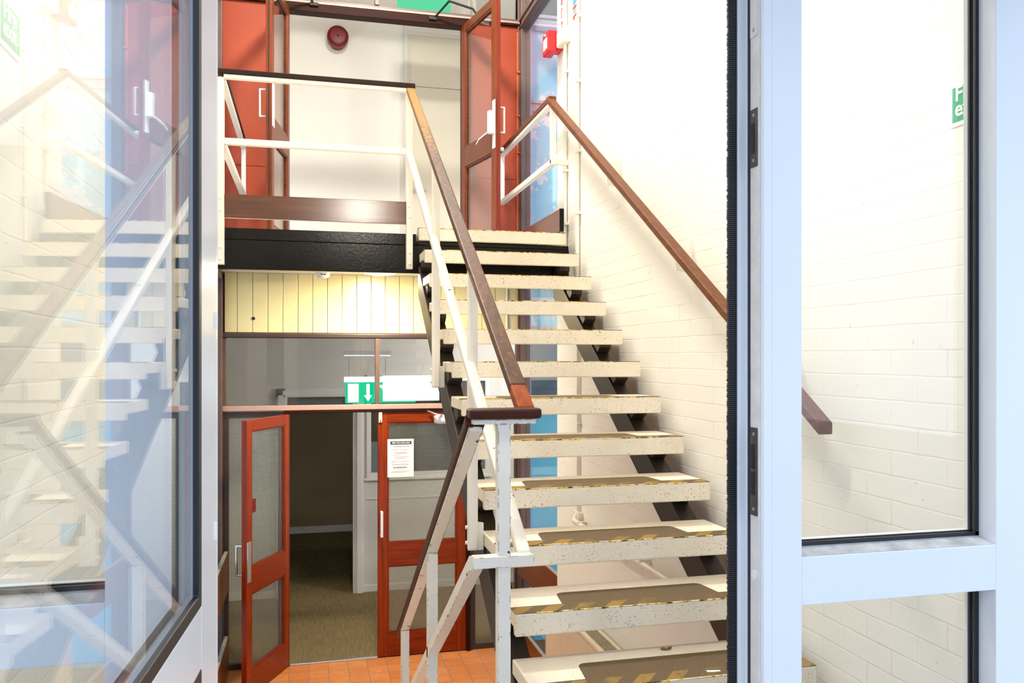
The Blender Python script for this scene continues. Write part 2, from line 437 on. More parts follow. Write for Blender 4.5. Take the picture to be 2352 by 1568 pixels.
# ------------------------------------------------------------------ shell
o = B(-.72, 1.84, 2.0, 7.0, -.12, 0).build('floor', M['tiles']); struct(o, 'orange terracotta tile floor of the lower lobby', 'floor')
o = B(-1.6, 2.6, 7.0, 12.3, -.12, 0).build('floor_carpet', M['carpet']); struct(o, 'brown ribbed carpet through the open lower door', 'floor')
o = B(-.15, .56, 6.985, 7.02, 0, .012).build('trim_7', M['silver'], bevel=.004); struct(o, 'silver threshold strip between carpet and terracotta tiles', 'threshold')
mb = MB().box(-1.2, 2.2, -.2, 2.2, .95, ZENT); mb.box(-.586, .50, 2.2, 2.70, .95, ZENT)
o = mb.build('floor_entrance', M['slab']); struct(o, 'grey entrance platform at the head of the lower flight', 'floor')
o = MB().box(-.69, .655, 5.235, 7.0, 3.215, ZLAND).box(.655, 1.80, 5.475, 7.0, 3.215, ZLAND).build('floor_landing', M['treads']); struct(o, 'upper landing floor behind the black beam', 'floor')
o = B(-3.0, 4.0, 7.0, 8.75, 3.19, ZLAND - .002).build('floor_upper', M['carpet']); struct(o, 'upper corridor floor beyond the open double doors', 'floor')
o = B(-.69, 1.80, 5.24, 6.99, 3.205, 3.215).build('ceiling_soffit', M['ceil']); struct(o, 'cream soffit under the landing', 'ceiling')
o = B(-.9, 2.0, 1.5, 7.0, ZTOP, ZTOP + .1).build('ceiling', M['ceil']); struct(o, 'white ceiling high over the stairwell', 'ceiling')
o = B(-3.0, 4.0, 7.0, 8.9, 6.2, 6.3).build('ceiling_upper', M['ceil']); struct(o, 'ceiling of the upper corridor behind the transom', 'ceiling')
o = B(-1.6, 2.6, 7.06, 12.3, 2.95, 3.05).build('ceiling_lower', M['ceil']); struct(o, 'ceiling of the lower corridor behind the transom', 'ceiling')

def wallmesh(x0, x1, y0, y1, z0, z1): return B(x0, x1, y0, y1, z0, z1)
o = wallmesh(XR, XR + .25, YE + .06, 5.58, -.1, ZTOP).build('wall_right', M['brick']); struct(o, 'white painted brick wall beside the stairs', 'wall')
o = wallmesh(XL - .25, XL, YE + .06, 5.58, -.1, ZTOP).build('wall_left', M['brick']); struct(o, 'white painted brick wall seen through the left door glass', 'wall')
o = B(-.586, 1.70, 1.62, 1.82, 3.55, ZTOP).build('wall_front', M['brick']); struct(o, 'wall over the entrance', 'wall')
# upper corridor
o = B(-3.0, 4.0, 8.75, 8.9, ZLAND, 6.2).build('wall_upper', M['block']); struct(o, 'white blockwork wall of the upper corridor', 'wall')
mb = MB().box(-3.1, -3.0, 7.0, 8.9, ZLAND, 6.2)
o = mb.build('wall_upper_left', M['block']); struct(o, 'far left end wall of the upper corridor', 'wall')
o = B(4.0, 4.1, 7.0, 8.9, ZLAND, 6.2).build('wall_upper_right', M['block']); struct(o, 'far right end wall of the upper corridor', 'wall')
# lower corridor
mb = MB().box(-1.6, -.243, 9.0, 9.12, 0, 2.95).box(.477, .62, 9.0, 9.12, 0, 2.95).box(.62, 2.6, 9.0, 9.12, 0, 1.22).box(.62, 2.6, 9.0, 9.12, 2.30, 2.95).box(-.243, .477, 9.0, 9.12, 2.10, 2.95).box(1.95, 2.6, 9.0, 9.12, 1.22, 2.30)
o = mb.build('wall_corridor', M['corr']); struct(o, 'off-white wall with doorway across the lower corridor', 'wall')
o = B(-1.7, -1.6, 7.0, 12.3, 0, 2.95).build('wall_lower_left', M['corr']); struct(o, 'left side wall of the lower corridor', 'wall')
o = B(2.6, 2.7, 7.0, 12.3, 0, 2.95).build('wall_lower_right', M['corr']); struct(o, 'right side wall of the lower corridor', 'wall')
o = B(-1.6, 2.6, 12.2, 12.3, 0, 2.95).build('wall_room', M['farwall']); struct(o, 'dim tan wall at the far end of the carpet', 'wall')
o = B(-1.6, 2.6, 12.185, 12.2, 0, .095).build('baseboard_room', M['trimw']); struct(o, 'white skirting under the dim tan wall', 'skirting')
mb = MB().box(.569, 2.6, 8.985, 9.0, 0, .072).box(-1.6, -.335, 8.985, 9.0, 0, .072)
o = mb.build('baseboard_corridor', M['trimw'], bevel=.003); struct(o, 'white skirting along the corridor wall with the doorway', 'skirting')
mb = MB()
for x0, x1 in ((.477, .569), (-.335, -.243)):
    mb.box(x0, x1, 8.96, 9.0, 0, 2.19); mb.box(x0 + .02, x1 - .02, 8.945, 8.96, 0, 2.17); 
mb.box(-.335, .569, 8.96, 9.0, 2.10, 2.19); mb.box(-.315, .549, 8.945, 8.96, 2.12, 2.17)
mb.box(.457, .477, 8.97, 9.12, 0, 2.10); mb.box(-.243, -.223, 8.97, 9.12, 0, 2.10)
o = mb.build('trim_8', M['trimw'], bevel=.003); struct(o, 'white architrave around the dark corridor doorway', 'architrave')
e = empty('window_7', (1.2, 9.0, 1.22)); struct(e, 'white framed dark internal window behind the rolled glass door', 'window')
mb = MB().box(.60, 1.95, 8.975, 9.03, 1.205, 1.277).box(.60, 1.95, 8.975, 9.03, 2.26, 2.33).box(.60, .648, 8.975, 9.03, 1.277, 2.26).box(1.90, 1.95, 8.975, 9.03, 1.277, 2.26).box(.56, 1.97, 8.96, 8.99, 1.195, 1.222)
mb.build('window_frame', M['trimw'], e, bevel=.003)
B(.648, 1.90, 9.01, 9.016, 1.277, 2.26).build('pane', M['glass'], e)
mb = MB().box(.60, 1.97, 8.99, 9.0, .99, 1.0)
o = mb.build('trim_9', M['trimw']); struct(o, 'thin panel joint line under the internal window', 'trim')

# upper corridor door surround
e = empty('door_7', (1.7, 8.72, ZLAND)); struct(e, 'plain cream corridor door with overpanel facing the stair head', 'door')
mb = MB().box(.962, 1.021, 8.715, 8.75, ZLAND, 5.925).box(.978, 1.005, 8.703, 8.714, ZLAND, 5.955).box(.962, 2.6, 8.715, 8.75, 5.925, 6.03).box(.978, 2.6, 8.703, 8.714, 5.955, 6.01)
mb.build('architrave', M['ydoor'] if 'ydoor' in M else M['trimw'], e, bevel=.003)
M['creamdoor'] = paint('cream door paint', (.70, .665, .56, 1), .45, .02, 3)
B(1.021, 2.0, 8.735, 8.749, ZLAND + .01, 5.383).build('leaf', M['creamdoor'], e, bevel=.002)
B(1.021, 2.6, 8.735, 8.749, 5.391, 5.925).build('overpanel', M['creamdoor'], e, bevel=.002)
MB().bar((1.05, 8.70, 4.28), (1.21, 8.70, 4.28), .018, .018).bar((1.06, 8.735, 4.28), (1.06, 8.70, 4.28), .016, .016).build('handle', M['silver'], e, bevel=.004)

# ------------------------------------------------------------------ back wall: red panels, boarding, frames
for nm, x0, x1, lab in (('wall_panel', -.70, -.20, 'orange red infill panel left of the upper double doors'), ('wall_panel.001', 1.31, 1.815, 'orange red infill panel right of the upper double doors')):
    mb = MB().box(x0, x1, YB, YB + .06, ZLAND, 4.069).box(x0, x1, YB, YB + .06, 4.073, 5.402)
    o = mb.build('wall_panel', M['red']); struct(o, lab, 'wall panel')
o = MB().box(-.225, 1.34, 6.965, 7.07, 5.352, 5.42).box(-.72, -.225, 6.97, 7.07, 5.402, 5.42).box(1.34, 1.83, 6.97, 7.07, 5.402, 5.42).build('trim_1', M['lintel'], bevel=.004); struct(o, 'dark brown head rail over the upper doors', 'door head')
o = B(-.72, 1.83, 6.972, 7.0, 5.424, 5.442).build('trim_2', M['bead'], bevel=.003); struct(o, 'pinkish sill bead under the upper transom glass', 'glazing bead')
mb = MB().box(-.225, -.160, 6.965, 7.07, ZLAND, 5.352).box(1.275, 1.34, 6.965, 7.07, ZLAND, 5.352)
o = mb.build('trim_3', M['lintel'], bevel=.004); struct(o, 'dark brown jambs of the upper double doors', 'door jamb')
# corner mullions with stepped profile
for i, (x, sg) in enumerate(((-.700, 1), (1.815, -1))):
    mb = MB()
    mb.box(x - .045, x + .028, 6.975, 7.10, 0, ZTOP); mb.box(x - .02*sg - .012, x - .02*sg + .012, 6.955, 6.975, 0, ZTOP); mb.box(x + .012*sg - .009, x + .012*sg + .009, 6.962, 6.975, 0, ZTOP)
    o = mb.build('trim_%d' % (4 + i), M['frame'], bevel=.002); struct(o, ('brown corner mullion at the left end of the back wall', 'brown corner mullion at the right end of the back wall')[i], 'mullion')

def glazed(name, label, x0, x1, z0, z1, y, fw, fm, gm, mull=(), th=.06, beadm=None):
    e = empty(name, ((x0+x1)/2, y, z0)); struct(e, label, 'window')
    mb = MB().box(x0, x1, y, y+th, z0, z0+fw).box(x0, x1, y, y+th, z1-fw, z1).box(x0, x0+fw, y, y+th, z0+fw, z1-fw).box(x1-fw, x1, y, y+th, z0+fw, z1-fw)
    for m_ in mull: mb.box(m_-.018, m_+.018, y-.012, y+th, z0+fw, z1-fw)
    mb.build('window_frame', fm, e, bevel=.003)
    xs = [x0+fw] + [v for m_ in mull for v in (m_-.018, m_+.018)] + [x1-fw]
    for i in range(0, len(xs), 2):
        B(xs[i]-.004, xs[i+1]+.004, y+th*.5-.003, y+th*.5+.003, z0+fw-.004, z1-fw+.004).build('pane', gm, e)
    return e
glazed('window_5', 'clear transom lights above the upper double doors', -.70, 1.80, 5.442, 6.64, YB, .03, M['frame'], M['glass'], (.554,))
e = glazed('window_6', 'clear transom lights over the lower red brown doors', -.69, 1.80, 2.083, 2.718, YB - .01, .042, M['frame'], M['glass'], (.556,))
MB().box(-.69, 1.80, 6.972, 6.992, 2.086, 2.128).build('sill_bead', M['bead'], e, bevel=.004)
MB().box(-.69, 1.80, 6.968, 6.992, 2.682, 2.712).build('head_bead', M['framedk'], e, bevel=.004)
glazed('window_8', 'rolled glass sidelight behind the left lower door', -.675, -.20, .0, 2.075, YB, .045, M['framedk'], M['rolled'])
glazed('window_9', 'rolled glass sidelight right of the closed lower door', 1.345, 1.80, .0, 2.075, YB, .05, M['framedk'], M['rolled'])
mb = MB().box(-.20, 1.345, 6.975, 7.05, 2.062, 2.083).box(-.20, -.158, 6.97, 7.05, 0, 2.062).box(1.312, 1.345, 6.97, 7.05, 0, 2.062)
o = mb.build('trim_6', M['lintel'], bevel=.003); struct(o, 'dark brown frame around the lower double doors', 'door frame')
# tongue and groove boarding
mb = MB().box(-.69, 1.80, 7.03, 7.06, 2.72, 3.19)
xs = [-.66, -.562] + [-.562 + .1185*i for i in range(1, 21)]
mb.bm.free(); mb = MB().box(-.69, 1.80, 7.012, 7.04, 2.718, 3.205, 1)
for a, b in zip(xs, xs[1:]):
    b = min(b, 1.79)
    if b > a + .01: mb.box(a + .0018, b - .0018, 6.996, 7.012, 2.722, 3.205, 0)
e = mb.build('wall_back', [M['yboard'], M['framedk']], bevel=.0022); struct(e, 'pale yellow tongue and groove boarding under the landing', 'boarding')
MB().cyl((-.437, 6.990, 2.835), (-.437, 7.0, 2.835), .013, 20).build('cable_hole', M['black'], e)
o = B(-.69, 1.80, 7.0, 7.06, 3.21, 3.29).build('wall_landing_edge', M['block']); struct(o, 'landing edge where the floor meets the back wall', 'wall')

# black landing beam
mb = MB().box(-.69, .655, 5.190, 5.235, 3.2255, 3.296).box(.655, 1.66, 5.190, 5.235, 3.2255, 3.252).box(-.69, 1.66, 5.182, 5.235, 3.048, 3.225)
o = mb.build('landing_beam', M['beam'], bevel=.004); struct(o, 'black gloss painted beam under the landing edge', 'beam')

# side windows beyond the brick
def side_window(name, x, sg, label):
    e = empty(name, (x, 6.3, 0)); struct(e, label, 'window')
    mb = MB()
    a, b = (x - .03, x + .05) if sg > 0 else (x - .05, x + .03)
    for z0, z1 in ((0, .12), (3.14, 3.30), (5.37, 5.455), (6.55, 6.65)): mb.box(a, b, 5.5, 6.975, z0, z1)
    for z in (5.375, 5.44): mb.box(a - .012*(sg > 0), b + .012*(sg < 0), 5.5, 6.975, z, z + .018)
    mb.box(a, b, 5.5, 5.56, .12, 6.55)
    mb.box(a, b, 6.925, 6.975, .12, 6.55)
    mb.build('window_frame', M['frame'], e, bevel=.003)
    for z0, z1 in ((.12, 3.14), (3.30, 5.37), (5.455, 6.55)):
        B(x + .008, x + .014, 5.56, 6.925, z0, z1).build('pane', M['glass'], e)
    return e
side_window('window_1', WRX, 1, 'tall window with clear glass at the right end of the landing')
side_window('window_2', WLX, -1, 'tall window at the left end of the landing, mostly hidden by the leaf')

# outside: neighbouring facade with flaking blue panels
def facade(x0, x1, name, lab):
    e = empty(name, ((x0+x1)/2, 7.12, 0)); struct(e, lab, 'facade')
    sg = 1 if x0 > 0 else -1
    near = x0 if sg > 0 else x1
    mb = MB().box(x0, x1, 7.14, 7.3, -.1, 7.5)
    nr = (near, near + .065) if sg > 0 else (near - .065, near)
    mb.box(*nr, 7.06, 7.14, -.1, 7.5)
    for z0, z1 in ((5.42, 5.56), (4.70, 4.80), (2.66, 2.80), (2.05, 2.16), (.9, 1.0)):
        mb.box(x0, x1, 7.07, 7.14, z0, z1); mb.box(x0, x1, 7.05, 7.07, z1 - .03, z1)
    mb.build('facade_frame', M['outtrim'], e, bevel=.004)
    a, b = (x0 + .065, x1) if sg > 0 else (x0, x1 - .065)
    B(a, b, 7.10, 7.14, 4.80, 5.42).build('blue_panel', M['flake'], e)
    B(a, b, 7.10, 7.14, 2.80, 4.70).build('blue_panel', M['flake'], e)
    B(a, b, 7.11, 7.14, 2.16, 2.66).build('dark_pane', M['outglass'], e)
    B(a, b, 7.10, 7.14, 1.0, 2.05).build('cyan_panel', M['cyan'], e)
    B(a, b, 7.10, 7.14, -.1, .9).build('cyan_panel', M['cyan'], e)
    B(a, b, 7.11, 7.14, 5.56, 7.5).build('dark_pane', M['outglass'], e)
facade(1.845, 4.4, 'exterior_wall', 'outside facade of flaking pale blue panels seen through the right window')
facade(-4.4, -.745, 'exterior_wall', 'outside facade of blue panels beyond the left window')
o = B(-9, 11, -14, 1.55, .85, 1.12).build('ground_front', M['paving']); struct(o, 'pale paving outside the entrance', 'ground')
mb = MB().box(1.95, 12, 1.55, 7.0, -.3, -.1).box(-12, -.84, 1.55, 7.0, -.3, -.1)
o = mb.build('ground_side', M['paving']); struct(o, 'low ground outside the side windows', 'ground')
mb = MB().box(-1.0, XL - .13, YE, YE + .2, .9, 6.6).box(XR + .03, 2.0, YE, YE + .2, .9, 6.6).box(XL - .13, XR + .03, YE, YE + .1, 3.55, 6.6)
o = mb.build('wall_facade', M['render']); struct(o, 'outside wall around the entrance screen', 'wall')
e = empty('exterior_building', (0, -14, 1.1)); struct(e, 'pale building across the paving behind the photographer', 'building')
M['faraway'] = paint('buff brick far away', (.30, .25, .19, 1), .9, .1, 1)
B(-8, 6, -17, -14, 1.1, 6.5).build('front', M['faraway'], e)
for i in range(4):
    B(-6.8 + 3.4*i, -5.4 + 3.4*i, -14.02, -13.98, 2.4, 4.4).build('window', M['outglass'], e)
o = B(-1.2, 2.4, .55, YE, 3.78, 3.95).build('shade_canopy', M['render']); struct(o, 'unseen canopy added over the entrance to dim the frame tops', 'canopy')  # unseen slab added to keep sky light off the top of the screen

# ------------------------------------------------------------------ timber doors
def timber_door(name, label, hinge, ang, W, H, side, rails, glassm, wood=('door', 'doorh'), seal='dooredge'):
    """local x runs from the hinge, y=0 is the face turned to the stairs; body lies on the given side"""
    e = empty(name, hinge, ang); struct(e, label, 'door')
    t = .045
    y0, y1 = (0, t) if side > 0 else (-t, 0)
    br, l0, l1, tr = rails      # bottom rail top, lower glass top, upper glass bottom, upper glass top
    sw = .08
    for a, b in ((0, sw), (W - sw, W)): B(a, b, y0, y1, .008, H).build('stile', M[wood[0]], e, True, .003)
    for a, b in ((.008, br), (l0, l1), (tr, H)): B(sw, W - sw, y0, y1, a, b).build('rail', M[wood[1]], e, True, .003)
    for a, b in ((br, l0), (l1, tr)):
        for f0, f1 in ((y0 + .006, y0 + .018), (y1 - .018, y1 - .006)):
            ring(MB(), sw, W - sw, f0, f1, a, b, .012).build('glazing_bead', M[wood[1]], e, True, .002)
    for a, b in ((br, l0), (l1, tr)):
        B(sw - .005, W - sw + .005, (y0+y1)/2 - .003, (y0+y1)/2 + .003, a - .005, b + .005).build('pane', glassm, e, True)
    MB().box(W - .0005, W + .002, y0 + .018, y1 - .018, .01, H - .005).build('edge_seal', M[seal], e, True)
    for z in (.2, H/2, H - .25):
        MB().cyl((-.006, y0 if side < 0 else y1, z), (-.006, y0 if side < 0 else y1, z + .09), .007, 10).build('hinge', M['brass'], e, True)
    return e
def pull(e, x, y, z0, z1, sgn, out=.05, mat=None):
    # D pull handle on a door face, local coordinates
    mb = MB().bar((x, y + sgn*out, z0), (x, y + sgn*out, z1), .02, .012, 0, (1, 0, 0))
    mb.bar((x, y, z0 + .006), (x, y + sgn*out, z0 + .006), .02, .012, 0, (1, 0, 0)).bar((x, y, z1 - .006), (x, y + sgn*out, z1 - .006), .02, .012, 0, (1, 0, 0))
    h = mb.build('pull_handle', mat or M['sat'], e, True, .003); return h

RU = (.20, .835, 1.0, 1.985)
RL = (.204, .766, .958, 1.974)
d1 = timber_door('door_1', 'open glazed door leaf at the left of the upper opening', (-.153, 6.985, ZLAND), math.atan2(-.987, -.158), .70, 2.055, -1, RU, M['glass'], ('doorup', 'doorhup'), 'black')
pull(d1, .655, -.045, .99, 1.20, -1)
MB().box(.62, .695, 0, .004, .92, 1.24).build('push_plate', M['sat'], d1, True)
d2 = timber_door('door_2', 'open glazed door leaf at the right of the upper opening', (1.268, 6.985, ZLAND), math.atan2(-.977, .211), .70, 2.055, 1, RU, M['glass'], ('doorup', 'doorhup'), 'sealred')
pull(d2, .655, .045, .99, 1.20, 1)
lk = MB().box(.645, .698, -.004, 0, .86, 1.24).build('lock_plate', M['sat'], d2, True, .001)
MB().box(.648, .694, -.05, -.004, .97, 1.15).build('lock_body', M['sat'], lk, True, .006)
MB().bar((.665, -.045, .985), (.60, -.10, .93), .018, .012).bar((.60, -.10, .93), (.585, -.112, .895), .016, .010).build('lever', M['silver'], lk, True, .003)
MB().cyl((.67, .045, .86), (.67, .08, .86), .016, 14).build('thumb_turn', M['sat'], d2, True)
d3 = timber_door('door_3', 'open red brown door leaf left of the dark lower doorway', (-.153, 6.985, 0), math.atan2(-.9109, -.4127), .70, 2.055, -1, RL, M['rolled'], ('door', 'doorh'), 'sealred')
pull(d3, .66, -.045, .90, 1.13, -1, .06, M['silver'])
MB().box(.645, .698, 0, .004, .86, 1.16).build('push_plate', M['silver'], d3, True)
MB().box(.535, .614, -.0185, -.0165, 1.36, 1.46).build('sticker', M['bellred'], d3, True)
d4 = timber_door('door_4', 'closed red brown door with the fire notice', (1.311, 6.99, 0), PI, .749, 2.058, -1, RL, M['rolled'])
h4 = MB().bar((.722, .05, 1.02), (.722, .05, 1.235), .022, .014, 0, (1, 0, 0)).bar((.722, 0, 1.03), (.722, .05, 1.03), .022, .014, 0, (1, 0, 0)).bar((.722, 0, 1.225), (.722, .05, 1.225), .022, .014, 0, (1, 0, 0))
h4.build('pull_handle', M['plastic'], d4, True, .003)
bl = MB().box(.716, .744, 0, .012, 1.975, 2.06).build('flush_bolt', M['plastic'], d4, True, .002)
MB().cyl((.73, .012, 1.99), (.73, .02, 1.99), .005, 10).build('bolt_knob', M['black'], bl, True)
e = empty('door_closer', (1.07, 6.95, 1.96)); tag(e, 'white door closer at the head of the closed red brown door', 'door closer')
MB().lathe((1.03, 6.945, 1.995), (1, 0, 0), [(0, 0), (0, .03), (.03, .04), (.17, .04), (.2, .03), (.2, 0)], 20).build('body', M['plastic'], e)
MB().bar((1.10, 6.93, 2.03), (1.02, 6.86, 2.05), .02, .008).bar((1.02, 6.86, 2.05), (.98, 6.965, 2.066), .02, .008).build('arm', M['silver'], e)
# closer arms on the upper doors
def closer(name, lab, pts, foot):
    e = empty(name, foot); tag(e, lab, 'door closer', None)
    MB().tube(pts, .009, 10).build('arm', M['black'], e)
    MB().box(foot[0]-.035, foot[0]+.035, foot[1]-.012, foot[1]+.012, foot[2]-.014, foot[2]+.014).build('foot', M['black'], e, bevel=.003)
closer('door_closer', 'black angled closer arm on the right upper door', [(1.035, 6.955, 5.40), (1.13, 6.78, 5.475), (1.33, 6.78, 5.43), (1.36, 6.72, 5.345)], (1.02, 6.955, 5.392))
closer('door_closer', 'black angled closer arm on the left upper door', [(.03, 6.955, 5.42), (-.03, 6.78, 5.50), (-.185, 6.76, 5.43), (-.205, 6.72, 5.35)], (.04, 6.955, 5.41))

# fire notice on the closed door
e = empty('notice', (.748, 6.955, 1.51)); tag(e, 'white fire procedures notice taped to the closed door glass', 'notice')
B(.638, .858, 6.964, 6.967, 1.515, 1.834).build('sheet', M['paper'], e)
B(.662, .838, 6.962, 6.964, 1.79, 1.815).build('header_bar', M['ink'], e)
lettering('FIRE PROCEDURES', .019, (.750, 6.9605, 1.7955), (1, 0, 0), (0, 0, 1), M['paper'], e, .0003, .98, 'CENTER')
lettering('On discovering a fire you must', .0105, (.752, 6.9615, 1.771), (1, 0, 0), (0, 0, 1), M['ink'], e, 0, 1, 'CENTER')
lettering('Your Assembly Point is', .0125, (.742, 6.9615, 1.594), (1, 0, 0), (0, 0, 1), M['ink'], e, .0002, 1, 'CENTER')
mb = MB()
for i, (z, a, b, k) in enumerate([(1.748, .665, .83, 0), (1.741, .665, .80, 0), (1.720, .685, .812, 1), (1.714, .70, .795, 1), (1.700, .668, .75, 0), (1.686, .69, .822, 0), (1.679, .69, .80, 0), (1.670, .70, .79, 0), (1.655, .668, .705, 0), (1.646, .668, .815, 0), (1.639, .668, .70, 0), (1.626, .675, .81, 0), (1.619, .675, .812, 0), (1.576, .71, .775, 0), (1.563, .666, .825, 0), (1.557, .666, .79, 0)]):
    mb.box(a, b, 6.9625, 6.964, z, z + .003, k)
mb.build('small_print', [M['inkg'], M['inkr']], e)

# ------------------------------------------------------------------ fittings on the corridor side
e = empty('fire_bell', (.286, 8.75, 5.68)); tag(e, 'round dark red fire bell on the white upper corridor wall', 'fire bell')
MB().lathe((.286, 8.75, 5.785), (0, -1, 0), [(0, 0), (0, .085), (.045, .085), (.045, 0)], 36).build('base', M['bellred'], e)
MB().lathe((.286, 8.695, 5.80), (0, -1, 0), [(0, 0), (0, .108), (.075, .108), (.088, .104), (.095, .096), (.098, .07), (.099, 0)], 40).build('gong', M['bellred'], e)
MB().lathe((.286, 8.597, 5.80), (0, -1, 0), [(0, .012), (.006, .010), (.008, 0)], 16).build('nut', M['bellred'], e)
o = B(.773, 1.263, 7.49, 7.53, 5.69, 5.94).build('exit_sign', M['greenlit'], bevel=.004); tag(o, 'bright green exit sign behind the upper transom glass', 'exit sign')

e = empty('exit_sign', (.62, 7.4, 2.11)); tag(e, 'green and white down arrow exit sign hung behind the lower transom', 'exit sign')
B(.31, .93, 7.40, 7.45, 2.115, 2.30).build('panel', M['greenlit'], e, bevel=.003)
B(.30, .94, 7.395, 7.455, 2.30, 2.348).build('light_housing', M['whitelit'], e, bevel=.004)
B(.332, .425, 7.396, 7.401, 2.125, 2.287).build('door_symbol', M['whitelit'], e)
MB().prism([(.492, 7.396, 2.285), (.492, 7.396, 2.185), (.470, 7.396, 2.185), (.507, 7.396, 2.130), (.544, 7.396, 2.185), (.522, 7.396, 2.185), (.522, 7.396, 2.285)], (0, .005, 0)).build('down_arrow', M['whitelit'], e)
mb = MB().cyl((.622, 7.396, 2.262), (.622, 7.401, 2.262), .014, 16).bar((.63, 7.3985, 2.24), (.675, 7.3985, 2.235), .005, .022, 0, (0, 1, 0)).bar((.655, 7.3985, 2.24), (.69, 7.3985, 2.18), .005, .026, 0, (0, 1, 0)).bar((.675, 7.3985, 2.185), (.64, 7.3985, 2.15), .005, .018, 0, (0, 1, 0)).bar((.685, 7.3985, 2.185), (.71, 7.3985, 2.13), .005, .018, 0, (0, 1, 0))
mb.build('running_figure', M['whitelit'], e)
for x in (.34, .66):
    mb = MB()
    for i in range(9): mb.bar((x + .004*(i % 2), 7.425, 2.35 + i*.019), (x + .004*((i+1) % 2), 7.425, 2.366 + i*.019), .008, .003)
    mb.build('chain', M['lockst'], e)
e = empty('batten_light', (.50, 7.42, 2.535)); tag(e, 'white strip light hung above the lower exit sign', 'light')
B(.295, .71, 7.40, 7.45, 2.540, 2.575).build('body', M['plastic'], e, bevel=.003)
B(.30, .705, 7.405, 7.445, 2.532, 2.541).build('diffuser', M['whitelit'], e)
o = B(.607, 1.085, 7.026, 7.060, 2.150, 2.366).build('white_panel', M['whitelit'], bevel=.003); tag(o, 'glowing white rectangular panel behind the lower transom beside the exit sign', 'light')  # white board made emissive so that it shows bright

# under the landing
M['spotlamp'] = emit('downlight diffuser', (1.0, .88, .66, 1), 400.0)
e = empty('downlight', (.524, 6.33, 3.14)); tag(e, 'glowing round ceiling light under the landing', 'ceiling light')
MB().lathe((.524, 6.33, 3.205), (0, 0, -1), [(0, 0), (0, .125), (.045, .125), (.047, .116)], 36).build('rim', M['plastic'], e)
MB().lathe((.524, 6.33, 3.160), (0, 0, -1), [(0, .116), (.006, .112), (.010, .09), (.012, .05), (.013, 0)], 36).build('diffuser', M['spotlamp'], e)
e = empty('smoke_detector', (.107, 6.65, 3.14)); tag(e, 'white smoke detector under the landing', 'smoke detector')
MB().lathe((.107, 6.65, 3.205), (0, 0, -1), [(0, 0), (0, .075), (.018, .07), (.02, .055), (.05, .05), (.062, .035), (.064, 0)], 32).build('body', M['plastic'], e)
MB().box(.087, .127, 6.598, 6.604, 3.163, 3.171).build('slot', M['ink'], e)

# ------------------------------------------------------------------ right wall fittings
def conduit(name, lab, x, y, z0, z1, r, mat, clips):
    e = empty(name, (x, y, z0)); tag(e, lab, 'pipe')
    MB().cyl((x, y, z0), (x, y, z1), r, 14).build('pipe', mat, e)
    for z in clips:
        MB().box(x - .012, x + .018, y - .028, y + .028, z - .008, z + .008).build('clip', mat, e, bevel=.002)
    return e
conduit('conduit', 'thicker cream conduit dropping from the junction box on the brick wall', 1.684, 5.34, 3.15, 4.635, .011, M['creamplastic'], (3.42, 3.78, 4.13, 4.45))
conduit('conduit', 'wide cream conduit rising from the top of the junction box', 1.682, 5.345, 4.735, 6.6, .016, M['creamplastic'], (5.6,))
conduit('conduit', 'thin cream conduit on the brick wall nearer the handrail', 1.686, 5.075, 1.50, 6.6, .010, M['creamplastic'], (2.1, 2.62, 3.45, 3.85, 4.30, 4.72))
conduit('conduit', 'red painted conduit up the right red panel', 1.768, 6.985, ZLAND, 5.35, .011, M['redpipe'], (3.50, 4.0, 4.30, 4.62, 5.0))
conduit('conduit', 'cream conduit down the yellow boarding at its right end', 1.67, 6.985, 2.72, 3.15, .010, M['creamplastic'], (2.9,))
e = empty('heating_pipe', (1.66, 4.4, 1.44)); tag(e, 'cream heating pipe running along the brick wall under the stairs', 'pipe')
MB().tube([(1.685, 5.075, 1.52), (1.655, 5.06, 1.475), (1.655, 4.9, 1.468), (1.655, 2.8, 1.46)], .016, 12).build('pipe', M['creamplastic'], e)
B(1.67, 1.70, 5.02, 5.13, 1.43, 1.53).build('wall_plate', M['creamplastic'], e, bevel=.003)
for y in (4.95, 3.95): B(1.64, 1.70, y - .012, y + .012, 1.445, 1.487).build('clip', M['creamplastic'], e, bevel=.003)
o = B(1.645, 1.70, 5.27, 5.42, 4.635, 4.735).build('junction_box', M['creamplastic'], bevel=.008); tag(o, 'cream junction box on the conduit below the red sign', 'junction box')
e = empty('call_point', (1.64, 5.45, 4.63)); tag(e, 'red fire call point sticking out from the brick wall', 'call point')
B(1.655, 1.70, 5.435, 5.545, 4.635, 4.745).build('back_box', M['callred'], e, bevel=.006)
B(1.585, 1.655, 5.425, 5.565, 4.615, 4.765).build('body', M['callred'], e, bevel=.012, seg=3)
mb = MB().box(1.580, 1.586, 5.44, 5.52, 4.64, 4.715); mb.build('label_plate', M['paper'], e, bevel=.002)
MB().cyl((1.5855, 5.48, 4.74), (1.580, 5.48, 4.74), .008, 12).build('indicator', M['paper'], e)
e = empty('fire_sign', (1.69, 5.43, 4.79)); tag(e, 'narrow white sign with red blocks on the brick wall above the call point', 'sign')
B(1.695, 1.70, 5.375, 5.475, 4.78, 5.16).build('plate', M['paper'], e)
for a, b, z0, z1 in ((5.385, 5.465, 4.795, 4.805), (5.385, 5.465, 4.815, 4.838), (5.385, 5.40, 4.86, 4.915), (5.452, 5.467, 4.86, 4.915), (5.385, 5.467, 4.915, 4.93), (5.382, 5.47, 4.95, 5.15)):
    B(1.6935, 1.695, a, b, z0, z1).build('red_mark', M['signred'], e)
e = empty('safety_sign', (1.69, 5.2, 4.74)); tag(e, 'white sign with blue and red bands on the brick wall between the conduits', 'sign')
B(1.695, 1.70, 5.118, 5.262, 4.735, 5.15).build('plate', M['paper'], e)
